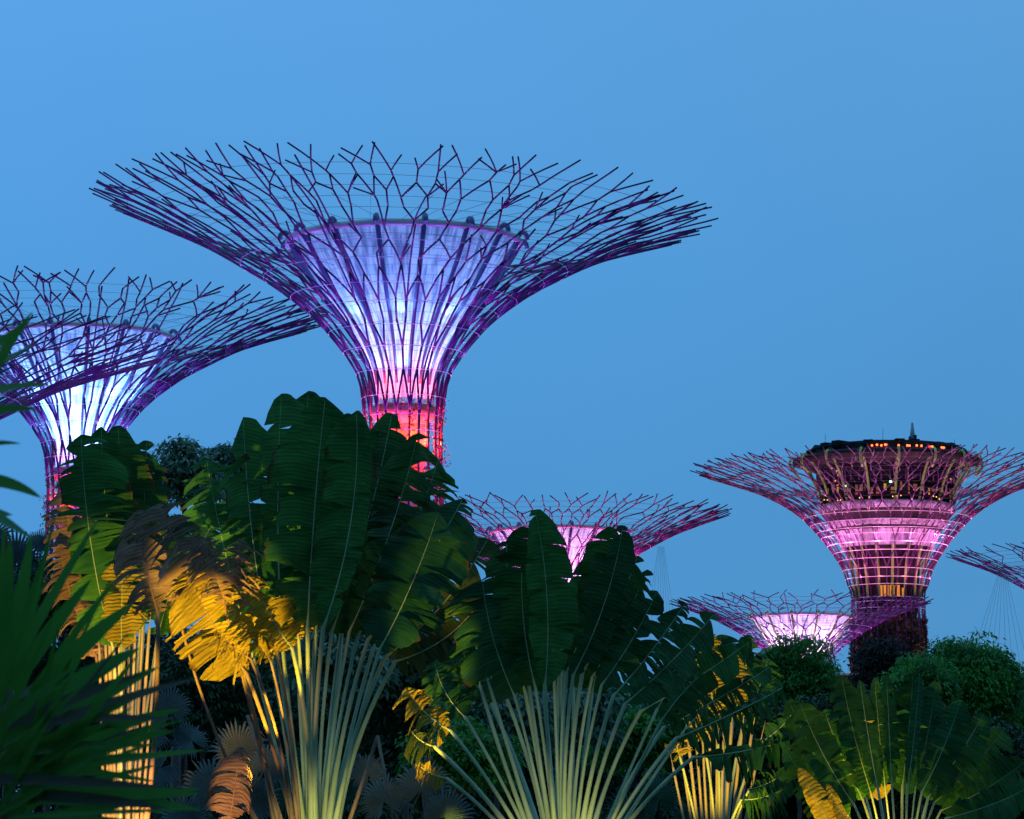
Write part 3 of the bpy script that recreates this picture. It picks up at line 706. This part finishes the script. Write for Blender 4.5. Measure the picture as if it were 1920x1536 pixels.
# --- C: narrow palm at the left, stalks lit orange
rnd = random.Random(33)
C_ = palm((222, 1800), 61, "narrow traveller's palm on the left whose upright stalks are lit bright orange")
for i, (bx, by) in enumerate(((186, 1215), (198, 1200), (206, 1195), (214, 1190), (224, 1190), (233, 1180), (243, 1180), (254, 1175), (268, 1168), (280, 1180), (296, 1182))):
    leaf(C_, (200+i*4.2, 1700), (bx, by), (bx-4+i, by-60), 0, 0, 61, rnd, rnd.uniform(-.4, .2), rnd.uniform(-.3, .2), pet='petiole_warm', prad=3.2)
LC = [
 ((212, 1215), (152, 815), 52, 96, -.3, -.6, 'leafA', dict(bow=-24, tear=.6, fold=.2, blab='green leaf lit yellow along its lower half')),
 ((240, 1200), (190, 800), 70, 60, .5, .4, 'leafB', dict(bow=-22, tear=.35)),
 ((250, 1190), (222, 798), 56, 66, .9, .9, 'leafB', dict(bow=-10, tear=.25)),
 ((262, 1180), (275, 826), 50, 44, 1.2, 1.3, 'leafC', dict(bow=0, tear=.3)),
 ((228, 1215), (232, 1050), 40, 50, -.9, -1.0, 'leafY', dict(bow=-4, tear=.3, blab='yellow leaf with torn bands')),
 ((270, 1170), (262, 930), 60, 60, 1.4, 1.7, 'leafB', dict(bow=5, tear=.3)),
 ((190, 1215), (120, 900), 50, 40, .8, .6, 'leafX', dict(bow=-30, tear=.8, miss=.1, pet='petiole_dry', blab='dead brown leaf hanging on the left')),
 ((300, 1185), (420, 940), 60, 70, 1.6, 2.2, 'leafB', dict(bow=-5, tear=.4)),
 ((296, 1190), (340, 1010), 60, 60, 1.3, 1.6, 'leafB', dict(bow=5, tear=.5)),
 ((180, 1230), (112, 1020), 44, 50, .5, .3, 'leafX', dict(bow=-20, tear=.8, droop=.5, pet='petiole_dry')),
]
for b, t, wl, wr, dz, dt, m, kw in LC: leaf(C_, (222, 1700), b, t, wl, wr, 61, rnd, dz, dt, m, prad=2.8, **kw)
# brown leaf over the fan between C and A
leaf(C_, (240, 1700), (296, 1150), (262, 955), 55, 60, 60, rnd, -1.5, -1.9, 'leafX', pet='petiole_dry', bow=-12, tear=.6, fold=-.15, droop=.4, blab='large dried brown leaf flopped over')
# --- D: palm behind B on the right, lit yellow
rnd = random.Random(44)
D_ = palm((1345, 1700), 64, "traveller's palm with yellow lit leaves and stalks half hidden behind the middle palm")
for i, (bx, by) in enumerate(((1262, 1440), (1275, 1400), (1290, 1385), (1304, 1372), (1316, 1362), (1330, 1358), (1345, 1352), (1358, 1350), (1372, 1356), (1392, 1362), (1410, 1372), (1426, 1390))):
    leaf(D_, (1322+i*3.6, 1680), (bx, by), (bx-8+i*1.6, by-40), 0, 0, 64, rnd, rnd.uniform(-.3, .3), rnd.uniform(-.3, .3), pet='petiole_warm', prad=2.9)
LD = [
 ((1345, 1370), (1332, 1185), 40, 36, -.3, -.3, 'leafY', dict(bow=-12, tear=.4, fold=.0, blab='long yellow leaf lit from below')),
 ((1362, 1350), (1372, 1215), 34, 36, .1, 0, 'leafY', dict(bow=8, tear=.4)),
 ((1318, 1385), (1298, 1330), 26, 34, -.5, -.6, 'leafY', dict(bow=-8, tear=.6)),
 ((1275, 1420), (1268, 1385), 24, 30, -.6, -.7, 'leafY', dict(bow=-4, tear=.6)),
 ((1375, 1350), (1402, 1190), 38, 36, .8, .9, 'leafB', dict(bow=8, tear=.5)),
 ((1392, 1362), (1440, 1235), 40, 40, .9, 1.1, 'leafB', dict(bow=8, tear=.5)),
 ((1360, 1360), (1350, 1190), 60, 60, 1.6, 1.8, 'leafB', dict(bow=0, tear=.5)),
 ((1420, 1395), (1490, 1330), 34, 34, .1, .2, 'leafB', dict(bow=14, tear=.7, droop=.5)),
 ((1405, 1480), (1500, 1420), 40, 36, -.6, -.8, 'leafB', dict(bow=20, tear=.8, droop=.7)),
 ((1390, 1500), (1470, 1480), 40, 36, -.9, -.9, 'leafB', dict(bow=10, tear=.8, droop=.8)),
]
for b, t, wl, wr, dz, dt, m, kw in LD: leaf(D_, (1345, 1690), b, t, wl, wr, 64, rnd, dz, dt, m, prad=2.6, **kw)
# --- E: palm at the right
rnd = random.Random(55)
E_ = palm((1695, 1760), 52, "traveller's palm at the lower right with upright dark leaves lit yellow from below")
o = (1695, 1730)
LE = [
 ((1590, 1530), (1478, 1312), 30, 34, .3, .3, 'leafB', dict(bow=-8, tear=.2)),
 ((1602, 1510), (1500, 1318), 34, 38, -.2, -.4, 'leafB', dict(bow=-14, tear=.2)),
 ((1618, 1500), (1545, 1330), 34, 36, .6, .6, 'leafA', dict(bow=-8, tear=.3)),
 ((1634, 1490), (1578, 1268), 36, 30, .1, .1, 'leafB', dict(bow=-8, tear=.15)),
 ((1646, 1480), (1612, 1275), 18, 20, -.3, -.3, 'leafB', dict(bow=-3, tear=.2)),
 ((1660, 1478), (1640, 1270), 17, 16, .3, .4, 'leafB', dict(bow=-3, tear=.2)),
 ((1672, 1474), (1662, 1262), 12, 20, -.2, -.2, 'leafB', dict(bow=0, tear=.3)),
 ((1692, 1474), (1712, 1262), 40, 22, .2, .0, 'leafB', dict(bow=4, tear=.5)),
 ((1702, 1474), (1724, 1266), 14, 12, -.4, -.4, 'leafC', dict(bow=4, tear=.1)),
 ((1716, 1480), (1756, 1278), 34, 22, -.1, -.3, 'leafC', dict(bow=6, tear=.2)),
 ((1728, 1486), (1802, 1312), 34, 40, -.3, -.5, 'leafC', dict(bow=10, tear=.2)),
 ((1740, 1495), (1844, 1338), 38, 42, .1, .2, 'leafB', dict(bow=10, tear=.15)),
 ((1752, 1505), (1882, 1368), 38, 44, .4, .5, 'leafB', dict(bow=12, tear=.15)),
 ((1764, 1520), (1922, 1428), 36, 40, .1, .1, 'leafB', dict(bow=14, tear=.15)),
 ((1774, 1534), (1940, 1470), 36, 40, -.5, -.5, 'leafB', dict(bow=14, tear=.15)),
 ((1700, 1490), (1700, 1330), 50, 50, 1.3, 1.4, 'leafB', dict(bow=0, tear=.2)),
 ((1740, 1500), (1780, 1360), 50, 50, 1.3, 1.4, 'leafB', dict(bow=5, tear=.2)),
 ((1650, 1500), (1618, 1310), 40, 44, 1.5, 1.6, 'leafY', dict(bow=-5, tear=.3, blab='yellow lit leaf seen through slits between dark leaves')),
 ((1580, 1550), (1470, 1400), 36, 36, .8, .9, 'leafB', dict(bow=-10, tear=.5)),
 ((1625, 1500), (1590, 1350), 44, 44, 1.6, 1.8, 'leafB', dict(bow=-5, tear=.5)),
 ((1598, 1600), (1498, 1440), 18, 26, -.6, -.6, 'leafY', dict(bow=-8, tear=.1, blab='yellow lit leaf showing between dark leaves')),
 ((1612, 1590), (1552, 1470), 12, 14, -.6, -.6, 'leafY', dict(bow=-5, tear=.2)),
]
for b, t, wl, wr, dz, dt, m, kw in LE: leaf(E_, o, b, t, wl, wr, 52, rnd, dz, dt, m, prad=2.3, **kw)
# fallen dead leaf at the bottom left, hung on its broken stalk
def dead_leaf():
    rnd = random.Random(9); p = at(430, 1700, 56); r = empty('dead_palm_leaf', (p.x, p.y, 0), 'torn dead brown leaf on an upright stalk, below left of the tallest palm', 'dead leaf')
    leaf(r, (425, 1700), (430, 1545), (452, 1400), 55, 30, 56, rnd, 0, -.3, 'leafX', pet='petiole_dry', bow=0, tear=.6, fold=-.3, droop=.5, prad=3)
dead_leaf()

# ------------------------------------------------------------------ leafy trees and shrubs
def crown_mesh(mb, c, rx, ry, rz, nclump, nleaf, size, rnd, droop=.7, slim=.38, hang=.5):
    for _ in range(nclump):
        d = V((rnd.gauss(0, 1), rnd.gauss(0, 1), rnd.gauss(0, 1))).normalized()
        if d.z < -.5: d.z *= -.5
        k = rnd.uniform(.62, 1.0)*(1+.42*noise.noise(d*2.1+c*.37))
        cc = V((c.x+d.x*rx*k, c.y+d.y*ry*k, c.z+d.z*rz*k)); cr_ = size*rnd.uniform(1.6, 3.2)
        for _ in range(nleaf):
            e = V((rnd.gauss(0, 1), rnd.gauss(0, 1), rnd.gauss(0, 1))).normalized()
            e.z = abs(e.z)*.8-.15
            q = cc+e*cr_*rnd.uniform(.5, 1)
            dd = (e+V((rnd.gauss(0, .4), rnd.gauss(0, .4), -hang*2*droop+rnd.gauss(0, .3)))).normalized()
            s = dd.cross(V((0, 0, 1))); s = s.normalized() if s.length > .05 else dd.orthogonal().normalized()
            s.rotate(Matrix.Rotation(rnd.gauss(0, .5), 3, dd))
            l = size*rnd.uniform(.7, 1.4); w = l*slim*.5; nn = dd.cross(s)*w*.35
            mb.add([q, q+dd*l*.45+s*w+nn, q+dd*l+V((0, 0, -l*.2)), q+dd*l*.45-s*w+nn], [(0, 1, 2), (0, 2, 3)])
def bush(px, py, rxp, rzp, D, mat, label, name='leafy_tree', cat='tree', n=260, nl=26, sz=9, seed=1, slim=.38, hang=.5, lobes=1, group='leafy trees behind the palms'):
    """crown centred at photo pixel (px,py) with pixel radii; trunk and limbs to the ground"""
    rnd = random.Random(seed); s = D/F; p = at(px, py, D); r = empty(name, (p.x, p.y, 0), label, cat, group)
    cz = V((0, 0, p.z)); rx = rxp*s; rz = rzp*s
    mb = MB()
    crown_mesh(mb, cz, rx, rx*.8, rz, n, nl, sz*s, rnd, slim=slim, hang=hang)
    for i in range(lobes-1):
        a = rnd.uniform(0, 2*PI); q = cz+V((cos(a)*rx*.6, -abs(sin(a))*rx*.4, rnd.uniform(-.1, .5)*rz))
        crown_mesh(mb, q, rx*.5, rx*.5, rz*.5, n//3, nl, sz*s, rnd, slim=slim, hang=hang)
    mb.build('crown', M[mat], r, smooth=False)
    t = MB(); tr = max(.06, rx*.06)
    t.tube([(0, 0, 0), (tr*.6, 0, p.z*.4), (0, 0, p.z-rz*.2)], [tr*1.3, tr, tr*.6], 8)
    for i in range(6):
        a = i*1.05+rnd.random(); t.tube([(0, 0, max(.2, p.z-rz*(.8-.1*i))), (cos(a)*rx*.35, sin(a)*rx*.35, p.z-rz*.1), (cos(a)*rx*.65, sin(a)*rx*.6, p.z+rz*.3)], [tr*.6, tr*.35, tr*.12], 5)
    t.build('trunk', M['bark'], r)
    return r
bush(345, 905, 60, 78, 75, 'f_teal', 'pale leafed tree showing above the gap between the left palm and the tallest palm', n=240, sz=11, seed=2, slim=.5)
bush(425, 905, 52, 66, 78, 'f_teal', 'pale leafed tree just left of the tallest palm, behind its torn leaves', n=200, sz=11, seed=3, slim=.5)
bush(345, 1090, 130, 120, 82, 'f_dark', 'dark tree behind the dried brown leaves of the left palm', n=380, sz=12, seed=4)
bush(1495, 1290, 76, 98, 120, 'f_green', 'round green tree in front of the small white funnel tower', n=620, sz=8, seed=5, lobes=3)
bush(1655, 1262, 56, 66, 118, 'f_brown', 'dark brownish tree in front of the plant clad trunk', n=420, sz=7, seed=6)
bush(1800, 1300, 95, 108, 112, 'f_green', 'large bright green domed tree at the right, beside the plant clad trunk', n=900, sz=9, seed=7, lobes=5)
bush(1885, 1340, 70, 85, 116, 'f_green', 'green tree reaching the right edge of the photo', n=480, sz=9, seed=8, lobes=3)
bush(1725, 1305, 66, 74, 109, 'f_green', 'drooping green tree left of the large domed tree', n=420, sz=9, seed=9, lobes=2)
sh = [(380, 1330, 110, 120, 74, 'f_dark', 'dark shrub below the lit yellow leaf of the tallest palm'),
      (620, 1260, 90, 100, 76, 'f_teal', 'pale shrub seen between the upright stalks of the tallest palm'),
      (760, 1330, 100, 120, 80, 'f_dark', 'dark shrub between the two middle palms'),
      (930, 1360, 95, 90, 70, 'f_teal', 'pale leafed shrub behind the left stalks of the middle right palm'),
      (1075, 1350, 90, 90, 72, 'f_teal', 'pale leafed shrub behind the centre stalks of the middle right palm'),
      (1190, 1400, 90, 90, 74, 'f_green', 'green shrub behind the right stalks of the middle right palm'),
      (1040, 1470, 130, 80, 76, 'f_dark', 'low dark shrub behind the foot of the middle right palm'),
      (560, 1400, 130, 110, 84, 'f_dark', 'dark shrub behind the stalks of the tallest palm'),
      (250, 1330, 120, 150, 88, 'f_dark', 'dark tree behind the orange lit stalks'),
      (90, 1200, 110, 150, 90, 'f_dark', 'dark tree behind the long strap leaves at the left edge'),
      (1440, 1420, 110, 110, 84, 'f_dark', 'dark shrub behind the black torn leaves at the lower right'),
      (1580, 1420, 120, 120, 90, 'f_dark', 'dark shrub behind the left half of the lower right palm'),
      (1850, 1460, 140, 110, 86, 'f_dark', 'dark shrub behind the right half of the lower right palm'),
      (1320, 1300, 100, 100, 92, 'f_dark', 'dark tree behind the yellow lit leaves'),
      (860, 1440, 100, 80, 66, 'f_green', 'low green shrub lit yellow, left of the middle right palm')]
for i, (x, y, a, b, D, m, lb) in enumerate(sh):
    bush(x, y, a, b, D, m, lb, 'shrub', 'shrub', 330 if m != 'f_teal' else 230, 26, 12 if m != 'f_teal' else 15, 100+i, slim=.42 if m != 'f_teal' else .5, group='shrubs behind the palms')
# far wood that closes the view
def far_wood():
    rnd = random.Random(77); mb = MB()
    for i in range(46):
        x = -60+i*46; top = (1200 if x < 900 else 1300)+rnd.uniform(-30, 22)
        if x < 60: top = 1000+90*abs(x)/60 if x > -70 else 1000
        c = at(x, top+110, 135+rnd.uniform(-6, 6)); crown_mesh(mb, c, 1.5, 1.5, 2.0, 110, 24, .26, rnd)
        c = at(x, top+390, 128+rnd.uniform(-6, 6)); crown_mesh(mb, c, 1.8, 1.5, 2.4, 110, 24, .28, rnd)
        c = at(x, top+240, 133+rnd.uniform(-6, 6)); crown_mesh(mb, c, 1.6, 1.5, 2.2, 110, 24, .28, rnd)
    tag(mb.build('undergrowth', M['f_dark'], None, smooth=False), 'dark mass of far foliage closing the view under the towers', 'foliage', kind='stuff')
far_wood()

# ------------------------------------------------------------------ fan palms
def fan_leaf(mb, c, n_axis, up, R, rnd, nseg=34, spread=5.2):
    n_axis = V(n_axis).normalized(); up = V(up); up = (up-n_axis*up.dot(n_axis)).normalized(); sd = up.cross(n_axis)
    for i in range(nseg):
        a = -spread/2+spread*i/(nseg-1); d = up*cos(a)+sd*sin(a); t = n_axis.cross(d)
        l = R*(1-.25*abs(a)/2.6)*rnd.uniform(.8, 1.05); w = R*spread/nseg*.42
        tip = c+d*l-V((0, 0, 1))*l*.38*rnd.random()**1.5; z = n_axis*w*.5
        mb.add([c, c+d*l*.5+t*w*.62-z*.6, c+d*l*.5+z, c+d*l*.5-t*w*.62-z*.6, tip, c+d*l*.78+t*w*.4-z*.4, c+d*l*.78-t*w*.4-z*.4, c+d*l*.8+z*.6],
               [(0, 1, 2), (0, 2, 3), (1, 5, 7, 2), (2, 7, 6, 3), (5, 4, 7), (7, 4, 6)])
def fan_palm(px, py, D, fans, mat, label, seed):
    rnd = random.Random(seed); p = at(px, py, D); s = D/F; r = empty('fan_palm', (p.x, p.y, 0), label, 'palm', 'fan palms under the big leaves')
    t = MB(); t.tube([(0, 0, 0), (0, 0, p.z)], [12*s, 9*s], 8); t.build('trunk', M['bark'], r)
    for (x, y, R, tilt) in fans:
        c = at(x, y, D-rnd.uniform(0, 1.2))-V(r.location)
        mb = MB(); d = c-V((0, 0, p.z)); ax = V((rnd.gauss(0, .3)+tilt*.4, -1, rnd.gauss(.25, .2)))
        fan_leaf(mb, c, ax, d+V((0, 0, .4)), R*s, rnd)
        mb.tube([(0, 0, p.z), c*.5+V((0, 0, p.z))*.5+V((0, 0, 8*s)), c], 1.8*s, 5)
        mb.build('frond', M[mat], r, smooth=False)
fan_palm(420, 1560, 66, ((448, 1410, 78, 0), (400, 1480, 80, -.4), (470, 1500, 80, .4), (350, 1540, 70, -.6), (500, 1440, 60, .6)), 'fan', 'silvery fan palm just left of the foot of the tallest palm', 1)
fan_palm(330, 1400, 70, ((318, 1330, 56, 0), (285, 1380, 50, -.5), (360, 1390, 56, .5), (300, 1440, 60, 0)), 'fan', 'blue grey fan palm right of the orange lit stalks', 2)
fan_palm(760, 1560, 64, ((790, 1480, 80, 0), (720, 1500, 70, -.4), (835, 1530, 70, .5), (690, 1450, 50, 0)), 'fan', 'silvery fan palm right of the foot of the tallest palm', 3)
fan_palm(1240, 1570, 70, ((1235, 1500, 66, 0), (1180, 1530, 60, -.4), (1290, 1540, 50, .4)), 'fan_green', 'green fan palm at the bottom between the middle right palm and the yellow lit stalks', 4)
fan_palm(20, 1180, 100, ((30, 1050, 70, 0), (-20, 1010, 66, -.4), (70, 1080, 60, .5), (30, 1130, 60, 0), (70, 1020, 40, .2), (95, 1150, 60, .6)), 'fan', 'far teal fan palm at the left edge below the sky', 5)
fan_palm(560, 1560, 72, ((590, 1440, 70, 0), (540, 1480, 70, -.3), (640, 1470, 60, .4)), 'fan_green', 'dark fan palm directly behind the foot of the tallest palm', 6)

# ------------------------------------------------------------------ foreground strap leaves, out of focus
def strap_leaf(root, a, b, wpx, D0, D1, rnd, mat='strap', sag=0):
    O = V(root.location); p0 = at(*a, D0)-O; p2 = at(*b, D1)-O; s = D0/F
    sd = V((p2.z-p0.z, 0, p0.x-p2.x)).normalized(); ctl = (p0+p2)/2+V((0, 0, sag*s))+sd*rnd.uniform(-8, 8)*s
    mb = MB(); vs = []; n = 12
    rl = rnd.uniform(-.5, .5)
    for i in range(n+1):
        t = i/n; p = bez(p0, ctl, p2, t); w = wpx*s*.5*(min(1, .55+t*2)*(1-t**2.6)**.8+.01)
        S = sd*cos(rl)+V((0, 1, 0))*sin(rl)
        vs += [p-S*w, p+V((0, .35*w, -.2*w)), p+S*w]
    mb.add(vs, [(3*i+k, 3*i+k+1, 3*i+k+4, 3*i+k+3) for i in range(n) for k in (0, 1)])
    return mb.build('leaf', M[mat], root)
def strap_plant(px, py, D, leaves, label, seed):
    rnd = random.Random(seed); p = at(px, py, D); r = empty('screw_pine', (p.x, p.y, 0), label, 'plant', 'blurred strap leaved plants close by')
    t = MB(); t.tube([(0, 0, 0), (0, 0, p.z-.02)], [.05, .04], 8); t.build('stem', M['bark'], r)
    for (a, b, w, m) in leaves:
        strap_leaf(r, a, b, w, D+rnd.uniform(-.15, .15), D-rnd.uniform(-.3, .7), rnd, m, rnd.uniform(5, 25))
rnd = random.Random(5)
lv = [((-70, 800), (62, 584), 26, 'strap'), ((-80, 760), (96, 722), 20, 'strap'), ((-90, 800), (72, 768), 22, 'strap'), ((-90, 850), (40, 832), 16, 'strap'),
      ((-60, 900), (78, 934), 28, 'strap'), ((-90, 960), (24, 966), 26, 'strap'), ((-60, 690), (56, 604), 20, 'strap'), ((-90, 930), (60, 1010), 24, 'strap'), ((-70, 730), (72, 642), 12, 'strap')]
strap_plant(-95, 1000, 9, lv, 'blurred strap leaved plant poking in from the left edge against the tower', 1)
lv = []
cx, cy = 10, 1500
for i in range(60):
    a = rnd.uniform(-.15, 1.62); L_ = rnd.uniform(230, 460)*(1.05 if a > .9 else .85)
    ox = cx+rnd.uniform(-70, 30); oy = cy+rnd.uniform(-140, 60)
    lv.append(((ox, oy), (ox+L_*cos(a), oy-L_*sin(a)*.95), rnd.uniform(10, 25), 'strap_dry' if rnd.random() < .22 else 'strap'))
for a, b, w in (((30, 1300), (108, 945), 12), ((20, 1290), (172, 1085), 34), ((60, 1300), (250, 1130), 40), ((70, 1330), (262, 1215), 40), ((100, 1480), (375, 1488), 34), ((60, 1440), (340, 1330), 30), ((80, 1500), (380, 1520), 30), ((40, 1400), (300, 1250), 36), ((0, 1300), (60, 1000), 40), ((-10, 1290), (20, 1010), 40), ((130, 1430), (330, 1370), 26)):
    lv.append((a, b, w, 'strap'))
strap_plant(0, 1540, 9.5, lv, 'large blurred clump of long green strap leaves filling the lower left corner', 2)

# small terracotta roof glimpsed between the trunks
def pavilion(x0, x1, y, D, label):
    a = at(x0, y, D); b = at(x1, y, D); w = (b.x-a.x)/2; r = empty('pavilion', ((a.x+b.x)/2, D, 0), label, 'building', 'low roofs under the towers')
    mb = MB(); mb.box((0, 0, a.z/2), (w*.85, 3, a.z/2)); mb.build('wall', M['concrete'], r, smooth=False)
    mb = MB(); h = 10*D/F; mb.add([(-w, -4, a.z), (w, -4, a.z), (w, 4, a.z), (-w, 4, a.z), (-w*.8, 0, a.z+h), (w*.8, 0, a.z+h)], [(0, 1, 5, 4), (1, 2, 5), (2, 3, 4, 5), (3, 0, 4), (3, 2, 1, 0)]); mb.build('roof', M['roof'], r, smooth=False)
pavilion(1540, 1620, 1272, 300, 'low orange roof glimpsed under the small white funnel tower')
pavilion(1895, 1960, 1272, 300, 'low orange roof glimpsed at the right edge of the photo')

# ------------------------------------------------------------------ amber garden floods (low in the beds, aimed up into the leaves)
AMB = (1, .50, .13); AMB2 = (1, .63, .04)
spot(at(150, 1640, 51), at(395, 1160, 57), AMB2, 6200, 19, .05, .35, 'garden_flood')
spot(at(120, 1600, 54), at(222, 1125, 61), AMB2, 3600, 20, .05, .4, 'garden_flood')
spot(at(190, 1760, 57), at(232, 1440, 61), AMB, 2600, 44, .05, .6, 'garden_flood')
spot(at(470, 1640, 54.5), at(535, 1140, 58), AMB2, 2200, 14, .05, .4, 'garden_flood')
spot(at(1335, 1760, 60), at(1335, 1290, 64), AMB2, 1800, 40, .05, .5, 'garden_flood')
spot(at(1640, 1700, 57.5), at(1560, 1470, 54.2), AMB2, 3000, 60, .05, .6, 'garden_flood')
spot(at(590, 1780, 56), at(600, 1590, 58), (1, .85, .28), 360, 56, .1, .8, 'garden_flood')
spot(at(1062, 1800, 54), at(1062, 1600, 56), (1, .85, .28), 360, 56, .1, .8, 'garden_flood')
spot(at(1740, 1720, 51), at(1740, 1470, 52.5), (1, .85, .1), 70, 50, .1, .8, 'garden_flood')
spot(at(850, 1600, 62), at(845, 1440, 66), (.9, .9, .1), 160, 18, .1, .8, 'garden_flood')
spot(at(1500, 1760, 49.5), at(1540, 1510, 51.1), AMB2, 240, 26, .05, .5, 'garden_flood')
spot(at(690, 1680, 53.5), at(790, 1335, 56), AMB2, 1500, 20, .05, .5, 'garden_flood')
spot(at(370, 1700, 54.5), at(452, 1480, 56), AMB, 300, 24, .05, .5, 'garden_flood')
spot(at(1640, 1640, 51.6), at(1625, 1370, 53), AMB2, 380, 44, .05, .5, 'garden_flood')
